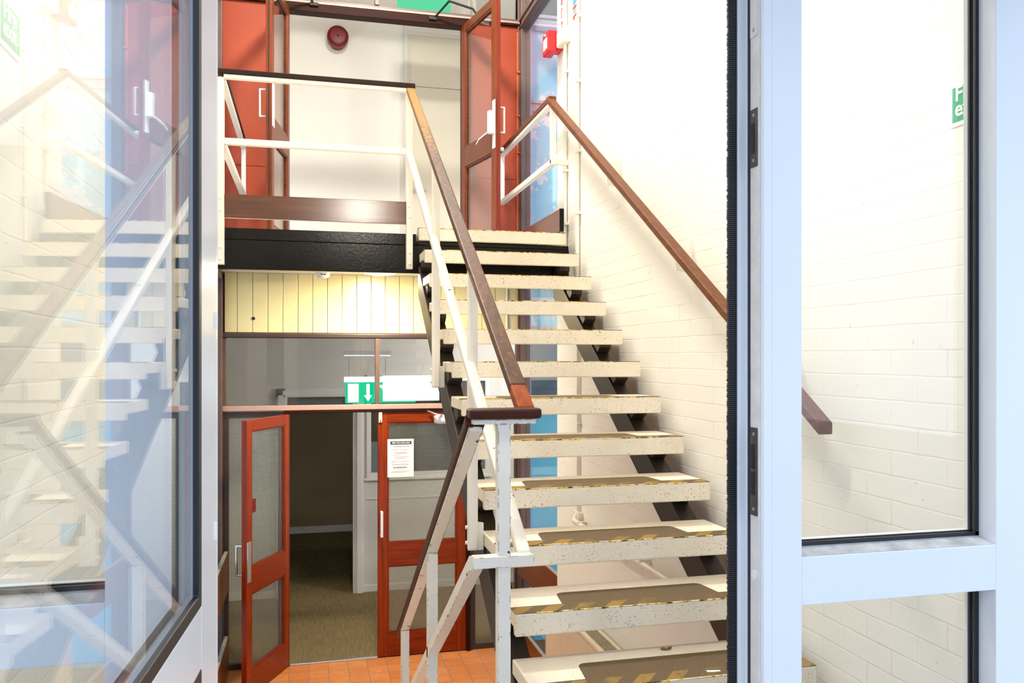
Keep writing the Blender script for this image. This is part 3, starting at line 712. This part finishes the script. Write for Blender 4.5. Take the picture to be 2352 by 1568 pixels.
for z0, z1, mt in ((4.745, 4.772, 'signred'), (4.782, 4.788, 'signblue'), (4.793, 4.800, 'signblue'), (4.808, 4.832, 'signred'), (4.84, 5.10, 'signblue')):
    B(1.6935, 1.695, 5.13, 5.205, z0, z1).build('colour_band', M[mt], e)

def exit_sign_wall(lab, x, y0, y1, z0, z1, face):
    # face -1: looks towards -x (right wall), +1: towards +x (left wall)
    e = empty('fire_exit_sign', (x, (y0+y1)/2, z0)); tag(e, lab, 'sign')
    t = .004
    a, b = (x - t, x) if face < 0 else (x, x + t)
    B(a, b, y0 - .004, y1 + .004, z0 - .012, z1 + .003).build('plate', M['paper'], e)
    a, b = (x - t - .001, x - t) if face < 0 else (x + t, x + t + .001)
    B(a, b, y0 + .002, y1 - .002, z0, z1).build('green_field', M['green'], e)
    xx = x + face*(t + .0013)
    right = (0, -1, 0) if face < 0 else (0, 1, 0)
    ys = y1 - .012 if face < 0 else y0 + .012
    h = z1 - z0
    lettering('Fire', .056*h/.092, (xx, ys, z0 + .055*h/.092), right, (0, 0, 1), M['paper'], e, .0012, 1.0)
    lettering('exit', .056*h/.092, (xx, ys, z0 + .015*h/.092), right, (0, 0, 1), M['paper'], e, .0012, 1.0)
exit_sign_wall('green Fire exit sign on the right brick wall behind the sidelight glass', XR, 1.765, 1.893, 3.158, 3.251, -1)
exit_sign_wall('green Fire exit sign on the left brick wall seen through the door glass', XL, 1.795, 1.905, 3.146, 3.225, 1)

# radiator
e = empty('radiator', (1.62, 4.75, .14)); tag(e, 'cream ribbed panel radiator below the brick wall under the stairs', 'radiator')
mb = MB().box(1.568, 1.58, 4.0, 5.42, .15, .88)
n = 62
for i in range(n):
    y = 4.03 + i*(5.39 - 4.03)/n
    mb.prism([(1.568, y, .17), (1.559, y + .005, .17), (1.559, y + .013, .17), (1.568, y + .018, .17)], (0, 0, .70))
mb.build('ribbed_panel', M['rad'], e)
MB().box(1.558, 1.585, 4.0, 5.43, .88, .903).box(1.665, 1.685, 4.0, 5.43, .88, .903).box(1.585, 1.665, 5.40, 5.43, .88, .903).box(1.66, 1.685, 4.0, 5.42, .15, .88).box(1.568, 1.685, 5.41, 5.43, .15, .88).build('casing', M['rad'], e, bevel=.003)
mb = MB()
for i in range(70):
    y = 4.02 + i*.0197
    mb.box(1.585, 1.665, y, y + .009, .878, .897)
mb.build('top_grille', M['grille'], e)

# window guards at floor level
def guard(lab, x, sg):
    e = empty('guard_rail', (x, 6.27, 0)); tag(e, lab, 'guard rail')
    a, b = x - .014, x + .014
    for z0, z1 in ((.655, .935), (.0, .215)) if sg > 0 else ((.66, .975), (.0, .30)):
        p = B(a, b, 5.59, 6.93, z0, z1 - .004).build('board', M['guard'], e, bevel=.002)
        B(a, b, 5.59, 6.93, z1 - .004, z1).build('dusty_edge', M['guardtop'], p)
    for y in (5.7, 6.88):
        B(x + sg*.014, x + sg*.03, y - .02, y + .02, 0, .95).build('upright', M['steel'], e, bevel=.002)
guard('orange brown guard boards across the foot of the right window', 1.765, 1)
guard('orange brown guard boards across the foot of the left window', -.640, -1)

# ------------------------------------------------------------------ the stair
Y1, Z1 = 5.169, 3.3333
XT0, XT1 = .665, 1.637
def nos(y): return Z1 + (y - Y1) * (R3 / GO)
st = empty('staircase', (1.15, 3.6, ZENT)); tag(st, 'open riser staircase of cream terrazzo treads on dark stringers, rising to the landing', 'staircase')
for k in range(1, 14):
    y = Y1 - GO*(k-1); z = Z1 - R3*(k-1)
    x0 = XT0 + random.uniform(.001, .008)
    dp = .260 if k == 2 else .303
    prof = [(x0, y, z), (x0, y, z - .077), (x0, y + .028, z - .077), (x0, y + .034, z - .052), (x0, y + dp, z - .052), (x0, y + dp, z)]
    t = MB().prism(prof, (XT1 - x0, 0, 0)).build('tread', M['treads'], st, bevel=.005, seg=2)
    # grip pad with rounded rear corners; its origin sits at the middle of the front edge
    cx = (XT0 + XT1)/2
    hw, hi_, f, d, r = .484, .285, .074, .205, .03
    pts = [(-hw, .001), (hw, .001), (hw, f), (hi_ + .012, f)]
    for a in range(0, 7): pts.append((hi_ - r + r*math.cos(a*PI/12), d - r + r*math.sin(a*PI/12)))
    for a in range(6, 13): pts.append((-hi_ + r + r*math.cos(a*PI/12), d - r + r*math.sin(a*PI/12)))
    pts += [(-hi_ - .012, f), (-hw, f)]
    bm = MB(); bm.prism([(p[0], p[1], 0) for p in pts], (0, 0, .0016))
    g = bm.build('grip_pad', M['grip'], t, local=True)
    g.location = Vector((cx, y, z)) - ROOT[st.name]
    xs_ = [XT0 + .02 + random.random()*.08]
    while xs_[-1] < XT1 - .12: xs_.append(xs_[-1] + random.uniform(.006, .03))
    hs = []
    for q in range(len(xs_)): hs.append(random.choice((.0003, .0003, .0008, .0016, .0026)) if random.random() < .75 else hs[-1] if hs else .0003)
    poly = [(xs_[0], y - .0008, z + .0018)] + [(xx, y - .0008, z - hh) for xx, hh in zip(xs_, hs)] + [(xs_[-1], y - .0008, z + .0018)]
    MB().prism(poly, (0, .004, 0)).build('nosing_paint', M['yellow'], t)
    for a, b in ((.675, .745), (1.56, 1.628)) if k > 1 else ():
        br = MB(); br.prism([(a, y + .15, z - .0525), (a, y + .15, z - .090), (a, y + .19, z - .118), (a, y + .255, z - .0785), (a, y + .255, z - .0525)], (b - a, 0, 0))
        br.build('tread_bracket', M['steel'], t, bevel=.002)
ya, yb = 2.05, 5.178
for x0, x1 in ((.665, .745), (1.55, 1.63)):
    MB().slopebar(x0, x1, ya, nos(ya) - .247, yb, nos(yb) - .247, .180).build('stringer', M['steel'], st, bevel=.002)

# lower flight
sd = empty('staircase', (-.03, 3.4, 0)); tag(sd, 'lower flight of terrazzo treads going down to the tiled lobby', 'staircase')
for k in range(6):
    y = 2.74 + .25*k; z = ZENT - R3*(k+1)
    MB().prism([(-.52, y + .25, z), (-.52, y + .25, z - .077), (-.52, y + .22, z - .077), (-.52, y + .215, z - .052), (-.52, y - .05, z - .052), (-.52, y - .05, z)], (.95, 0, 0)).build('tread', M['treads'], sd, bevel=.004)
for x0, x1 in ((-.51, -.43), (.34, .42)):
    MB().hexa([(x0, 2.71, ZENT - .46), (x1, 2.71, ZENT - .46), (x1, 4.05, .0), (x0, 4.05, .0), (x0, 2.71, ZENT - .23), (x1, 2.71, ZENT - .23), (x1, 4.40, .0), (x0, 4.40, .0)]).build('stringer', M['steel'], sd, bevel=.002)

# ------------------------------------------------------------------ balustrade: newel, both flights, landing front and left return
SL = .6458           # pitch of the rails
ba = empty('balustrade', (.54, 2.3, ZENT)); tag(ba, 'chipped cream metal balustrade with wooden handrail along both flights and the landing front', 'balustrade')
# newel
nw = MB().box(.522, .559, 2.29, 2.325, ZENT, 2.333).build('newel_post', M['rail'], ba, bevel=.0012)
MB().box(.451, .633, 2.288, 2.330, 2.333, 2.347).build('top_plate', M['rail'], nw, bevel=.0012)
MB().box(.452, .628, 2.287, 2.328, 1.925, 1.957).build('cross_bar', M['rail'], ba, bevel=.0015)
MB().box(.437, .648, 2.272, 2.337, 2.348, 2.378).build('newel_cap', M['capwood'], ba, bevel=.009, seg=3)
# rising handrail
def zr(y): return 2.378 + (y - 2.32)*SL
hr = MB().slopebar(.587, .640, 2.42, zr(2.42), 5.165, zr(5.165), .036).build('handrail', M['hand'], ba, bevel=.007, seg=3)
MB().slopebar(.587, .640, 2.322, zr(2.322), 2.42, zr(2.42), .036).build('handrail_end', M['handor'], ba, bevel=.007, seg=3)
MB().slopebar(.594, .634, 2.33, zr(2.33) - .037, 5.15, zr(5.15) - .037, .014).build('flat_bar', M['railsq'], ba, bevel=.002)
MB().slopebar(.587, .627, 2.32, 1.962, 5.15, 3.812, .042).build('mid_rail', M['rail'], ba, bevel=.008, seg=3)
for y, zb in ((4.13, 2.37), (3.17, 1.77)):
    p = MB().box(.600, .640, y - .016, y + .016, zb, zr(y) - .045).build('post', M['railsq'], ba, bevel=.009, seg=3)
    MB().prism([(.602, y - .006, zb), (.6635, y - .006, zb), (.6635, y - .006, zb + .105), (.602, y - .006, zb + .115)], (0, .014, 0)).build('fixing_plate', M['railsq'], p, bevel=.001)
    for z in (zb + .03, zb + .09):
        MB().cyl((.600, y, z), (.592, y, z), .008, 6).build('bolt', M['railsq'], p)
# falling handrail
def zd(y): return 2.352 - (y - 2.30)*.6405
MB().slopebar(.434, .492, 2.325, zd(2.325) + .026, 4.27, zd(4.27) + .026, .036).build('handrail', M['capwood'], ba, bevel=.005)
MB().slopebar(.444, .484, 2.325, zd(2.325) - .011, 4.135, zd(4.135) - .011, .014).build('flat_bar', M['rail'], ba, bevel=.002)
MB().slopebar(.444, .484, 2.32, 1.957, 4.60, 1.957 - 2.28*.6405, .042).build('mid_rail', M['rail'], ba, bevel=.0015)
for y in (3.185, 4.12):
    MB().box(.444, .484, y - .016, y + .016, 0.0, zd(y) - .02).build('post', M['rail'], ba, bevel=.0015)
# landing front
mb = MB().box(-.532, .642, 5.128, 5.180, 4.194, 4.224).build('landing_handrail', M['handdk'], ba, bevel=.004)
MB().box(-.489, .59, 5.136, 5.172, 4.170, 4.1935).build('top_rail', M['railsq'], ba, bevel=.003)
MB().box(-.489, .59, 5.136, 5.172, 3.780, 3.818).build('landing_mid_rail', M['railsq'], ba, bevel=.004)
for x0, x1 in ((-.528, -.487), (.588, .627)):
    p = MB().box(x0, x1, 5.134, 5.1815, 3.070, 4.172).build('landing_post', M['railsq'], ba, bevel=.003)
    for z in (3.10, 3.17, 3.39, 3.46):
        MB().lathe(((x0+x1)/2, 5.134, z), (0, -1, 0), [(0, .010), (.003, .009), (.005, .005), (.0055, 0)], 12).build('bolt', M['railsq'], p)
MB().box(-.66, .615, 5.155, 5.186, 3.350, 3.490).build('kick_board', M['kick'], ba, bevel=.002)
# left return
mb = MB().box(-.526, -.478, 5.18, 6.90, 4.194, 4.224); mb.build('return_handrail', M['handdk'], ba, bevel=.004)
MB().box(-.522, -.484, 5.18, 6.88, 4.168, 4.1935).build('return_top_rail', M['railsq'], ba, bevel=.003)
MB().box(-.520, -.486, 6.85, 6.885, 3.78, 4.168).build('return_post', M['railsq'], ba, bevel=.003)
MB().box(-.522, -.484, 5.18, 6.885, 3.780, 3.818).build('return_mid_rail', M['railsq'], ba, bevel=.003)
MB().box(-.505, -.500, 6.885, 6.999, 3.96, 4.0).build('wall_fixing', M['railsq'], ba)

# ------------------------------------------------------------------ wall handrail and landing rail on the right
wr = empty('wall_handrail', (1.6, 3.8, 2.3)); tag(wr, 'brown wooden handrail on the brick wall turning along the right end of the landing', 'handrail')
def zw(y): return 2.318 + (y - 2.29)*.6390
MB().slopebar(1.553, 1.607, 2.29, zw(2.29), 5.36, zw(5.36), .040).build('handrail', M['handrt'], wr, bevel=.006, seg=3)
zt = zw(5.36)
MB().box(1.565, 1.618, 5.33, 6.87, zt - .038, zt).build('landing_handrail', M['handrt'], wr, bevel=.006, seg=3)
MB().box(1.572, 1.612, 5.32, 6.86, zt - .062, zt - .0385).build('flat_bar', M['railsq'], wr, bevel=.002)
MB().slopebar(1.562, 1.598, 2.33, zw(2.33) - .041, 5.32, zw(5.32) - .041, .010).build('flat_bar', M['railsq'], wr, bevel=.002)
MB().box(1.575, 1.612, 5.315, 5.345, 3.82, zt - .05).build('post', M['railsq'], wr, bevel=.003)
MB().box(1.575, 1.612, 6.82, 6.855, 3.82, zt - .05).build('post', M['railsq'], wr, bevel=.003)
MB().box(1.575, 1.612, 5.31, 6.855, 3.815, 3.853).build('mid_rail', M['railsq'], wr, bevel=.003)
MB().box(1.605, 1.70, 5.315, 5.340, 3.815, 3.853).build('wall_fixing', M['railsq'], wr, bevel=.003)
MB().box(1.590, 1.60, 6.855, 6.999, 3.98, 4.02).build('wall_fixing', M['railsq'], wr)
for y in (5.17, 4.36, 3.47, 2.62):
    zb = zw(y) - .05
    MB().prism([(1.612, y - .004, zb + .01), (1.622, y - .004, zb - .105), (1.700, y - .004, zb - .115), (1.700, y - .004, zb + .045)], (0, .008, 0)).build('bracket', M['railsq'], wr, bevel=.001)
kb = MB().box(1.590, 1.615, 5.165, 6.90, 3.345, 3.492).build('kick_board', M['kicky'], wr, bevel=.002)
MB().box(1.588, 1.617, 5.158, 5.165, 3.345, 3.492).build('end_grain', M['beam'], kb)
MB().box(1.618, 1.626, 5.17, 5.20, 3.34, 3.49).build('fixing_strip', M['railsq'], kb)

# debris on the treads
z12 = Z1 - R3*11
bm = MB()
for a in range(9):
    an = a*.7; 
    bm.face([(1.214, 2.679, z12 + .004), (1.214 + .022*math.cos(an), 2.679 + .012*math.sin(an), z12 + .004 + .008*random.random()), (1.214 + .020*math.cos(an + .55), 2.679 + .012*math.sin(an + .55), z12 + .003)])
o = bm.build('dead_leaf', M['leaf']); tag(o, 'dry brown scrap lying at the back of the lowest visible tread', 'leaf')
md = o.modifiers.new('thick', 'SOLIDIFY'); md.thickness = .0015
bm = MB().prism([(1.255, 2.452, z12 + .0017), (1.275, 2.447, z12 + .0017), (1.300, 2.446, z12 + .0017), (1.302, 2.455, z12 + .0017), (1.272, 2.459, z12 + .0017), (1.258, 2.464, z12 + .0017)], (0, 0, .002))
o = bm.build('paint_flake', M['paper']); tag(o, 'white paint flake on the pad of the lowest visible tread', 'flake')

# ------------------------------------------------------------------ entrance screen
def screen(name, lab, x0, x1, gx0, gx1):
    """fixed side screen: stiles from x0..gx0 and gx1..x1, glass between, bars across"""
    e = empty(name, ((x0+x1)/2, YE, ZENT)); struct(e, lab, 'window')
    g = YE + .063
    mb = MB()
    if gx0 > x0: mb.box(x0, gx0, YE, YE + .10, ZENT, 3.60)
    if x1 > gx1: mb.box(gx1, x1, YE, YE + .10, ZENT, 3.60)
    # mid bar with a ledge sloping up to the glass
    def barx(z0, z1, up):
        mb.hexa([(gx0, YE, z0), (gx1, YE, z0), (gx1, YE + .10, z0), (gx0, YE + .10, z0), (gx0, YE, z1), (gx1, YE, z1), (gx1, YE + .10, z1 + .02*up), (gx0, YE + .10, z1 + .02*up)])
    barx(1.982, 2.087, 1); barx(ZENT, 1.30, 1); barx(3.50, 3.60, 0)
    mb.build('aluminium_frame', M['alu'], e, bevel=.0015)
    MB().hexa([(gx0 + .002, YE + .003, 2.088), (gx1 - .002, YE + .003, 2.088), (gx1 - .002, YE + .058, 2.099), (gx0 + .002, YE + .058, 2.099), (gx0 + .002, YE + .003, 2.0885), (gx1 - .002, YE + .003, 2.0885), (gx1 - .002, YE + .058, 2.1), (gx0 + .002, YE + .058, 2.1)]).build('dirty_ledge', M['aludirty'], e)
    gk = MB()
    for a, b in ((1.30, 1.982), (2.098, 3.50)):
        for yy in (g - .012, g + .006):
            gk.box(gx0, gx0 + .010, yy, yy + .006, a, b).box(gx1 - .010, gx1, yy, yy + .006, a, b).box(gx0, gx1, yy, yy + .006, a, a + .010).box(gx0, gx1, yy, yy + .006, b - .010, b)
    gk.build('gasket', M['rubber'], e)
    for a, b in ((1.30, 1.982), (2.098, 3.50)):
        B(gx0 - .004, gx1 + .004, g - .003, g + .003, a - .004, b + .004).build('pane', M['glass'], e)
    return e
screen('window_3', 'white aluminium sidelight right of the open entrance door', .972, 1.73, 1.045, 1.555)
screen('window_4', 'white aluminium sidelight left of the entrance, seen through the open leaf', -.72, -.215, -.66, -.353)
# right jamb with stop, brush seal, lock keeps
jb = empty('trim_11', (.95, YE, ZENT)); struct(jb, 'aluminium door jamb with lock keeps and black brush seal', 'door jamb')
mb = MB().box(.952, .9725, YE, YE + .052, ZENT, 3.60).box(.972, 1.045, YE + .1, YE + .12, ZENT, 3.60).box(.946, .972, YE + .054, YE + .075, ZENT, 3.60).box(.926, .972, YE + .062, YE + .105, ZENT, 3.60)
mb.build('jamb_profile', M['alu'], jb, bevel=.002)
MB().box(.9475, .9522, YE + .012, YE + .048, ZENT, 3.60).build('edge_strip', M['stripw'], jb, bevel=.001)
mb = MB(); z = ZENT
while z < 3.58:
    h = .0045; w = random.uniform(-.0012, .0012)
    mb.box(.905 + w, .929, YE + .068, YE + .0745, z, z + h + .001); z += h
mb.build('brush_seal', M['rubber'], jb)
MB().box(.9455, .952, YE + .048, YE + .056, ZENT, 3.60).build('seal_groove', M['rubber'], jb)
for z0, z1, slots in ((2.940, 3.067, ((.03, .095),)), (2.178, 2.370, ((.045, .095), (.102, .155))), (3.225, 3.36, ())):
    kp = MB().box(.9445, .948, YE + .016, YE + .044, z0, z1).build('lock_keep', M['lockst'] if slots else M['stripw'], jb, bevel=.001)
    if slots:
        mb = MB()
        for a, b in slots: mb.box(.9438, .9448, YE + .024, YE + .039, z0 + a, z0 + b)
        mb.build('slot', M['black'], kp)
    for z in (z0 + .014, z1 - .014):
        MB().cyl((.9448, YE + .028, z), (.9435, YE + .028, z), .004, 10).build('screw', M['silver'], kp)
MB().cyl((.948, YE + .03, 2.048), (.9455, YE + .03, 2.048), .011, 18).build('plug', M['plastic'], jb)
# left jamb
mb = MB().box(-.215, -.170, YE + .012, YE + .075, ZENT, 3.60)
o = mb.build('trim_12', M['alu'], bevel=.002); struct(o, 'aluminium hinge jamb behind the open entrance leaf', 'door jamb')
o = B(-.215, .972, YE + .01, YE + .09, 3.50, 3.60).build('trim_13', M['alu'], bevel=.002); struct(o, 'aluminium head of the entrance doorway', 'door head')

# open entrance leaf: local x from the hinge towards the viewer, visible face at y=0 looking into the opening
LA = math.atan2(-math.cos(.0626), -math.sin(.0626))
lf = empty('door_5', (-.163, YE, ZENT), LA); struct(lf, 'open glazed aluminium entrance door edge-on at the left', 'door')
T = .05; s0, s1, s2, s3 = .015, .152, .95, 1.06
H0, H1, M0, M1, TT = .02, .15, .845, .948, 2.30
mb = None
for a, b in ((s0, s1), (s2, s3)): B(a, b, -T, 0, H0, TT).build('stile', M['alugloss'], lf, True, .002)
for a, b in ((H0, H1), (M0, M1), (TT - .11, TT)): B(s1, s2, -T, 0, a, b).build('rail', M['alugloss'], lf, True, .002)
gw = .022
for a, b in ((H1, M0), (M1, TT - .11)):
    gk = MB()
    for yy0, yy1 in ((-.010, .0005), (-T + .004, -T + .014)):
        ring(gk, s1, s2, yy0, yy1, a, b, gw if yy1 > -.03 else .004)
    gk.build('gasket', M['rubber'], lf, True, .003)
for a, b in ((H1, M0), (M1, TT - .11)):
    B(s1 - .004, s2 + .004, -.014, -.008, a - .004, b + .004).build('pane', M['glassd'], lf, True)
for z in (1.03, 1.41):
    MB().cyl((.021, -.0015, z), (.021, -.0015, z + .03), .0045, 14).build('hinge', M['plastic'], lf, True)

# ------------------------------------------------------------------ lamps
M['ceillamp'] = emit('ceiling lamp diffuser', (1.0, .94, .83, 1), 360.0)
M['doorlamp'] = emit('door lamp diffuser', (1.0, .93, .81, 1), 215.0)
e = empty('ceiling_light', (.55, 5.0, 6.5)); tag(e, 'round ceiling lamp high over the stairs', 'ceiling light')
MB().lathe((.55, 5.0, 6.65), (0, 0, -1), [(0, 0), (0, .22), (.05, .22), (.052, .21)], 32).build('rim', M['plastic'], e)
MB().lathe((.55, 5.0, 6.60), (0, 0, -1), [(0, .209), (.02, .2), (.035, .13), (.04, 0)], 32).build('diffuser', M['ceillamp'], e)
e = empty('wall_lamp', (.50, 1.82, 4.0)); tag(e, 'bulkhead lamp on the wall over the entrance door', 'wall lamp')
MB().box(.35, .65, 1.82, 1.86, 3.93, 4.09).build('base', M['plastic'], e, bevel=.01)
MB().box(.365, .635, 1.86, 1.92, 3.945, 4.075).build('diffuser', M['doorlamp'], e, bevel=.02)

M['corrfill'] = emit('corridor fill glow', (1.0, .96, .90, 1), 160.0)  # unseen corridor lamps added to brighten the walls beyond the doors
M['lowfill'] = emit('lower corridor fill glow', (1.0, .96, .90, 1), 230.0)
for lab, x, z, mt in (('unseen fill lamp added in the corridor left of the upper doors', -1.15, 3.8, 'corrfill'), ('unseen fill lamp added in the corridor right of the upper doors', 2.3, 3.7, 'corrfill'), ('unseen fill lamp added in the corridor right of the lower doors', 2.2, 2.2, 'lowfill')):
    e = empty('wall_lamp', (x, 7.3, z)); tag(e, lab, 'wall lamp')
    MB().box(x - .15, x + .15, 7.30, 7.34, z, z + .14).build('base', M['plastic'], e, bevel=.01)
    MB().box(x - .135, x + .135, 7.34, 7.39, z + .015, z + .125).build('diffuser', M[mt], e, bevel=.015)

# ------------------------------------------------------------------ world and camera
w = bpy.data.worlds.new('sky'); bpy.context.scene.world = w; w.use_nodes = True
bg = w.node_tree.nodes['Background']; bg.inputs[0].default_value = (.65, .78, 1.0, 1); bg.inputs[1].default_value = 2.05

cam = bpy.data.cameras.new('camera'); co = bpy.data.objects.new('camera', cam); C.objects.link(co)
cam.sensor_width = 36; cam.sensor_fit = 'HORIZONTAL'; cam.lens = 1897.0*36/2352
cam.shift_y = 35.0/2352; cam.clip_start = .02
co.location = (0, 0, CAMZ); co.rotation_euler = (PI/2, 0, -.241)
sc = bpy.context.scene; sc.camera = co
sc.view_settings.view_transform = 'Standard'; sc.view_settings.look = 'None'; sc.view_settings.exposure = 0.15; sc.view_settings.gamma = 1.0
sc.view_settings.use_curve_mapping = False
cy = sc.cycles
cy.use_denoising = True; cy.max_bounces = 10; cy.diffuse_bounces = 5; cy.glossy_bounces = 5; cy.transparent_max_bounces = 24; cy.transmission_bounces = 8
cy.sample_clamp_indirect = 8.0; cy.caustics_reflective = False; cy.caustics_refractive = False
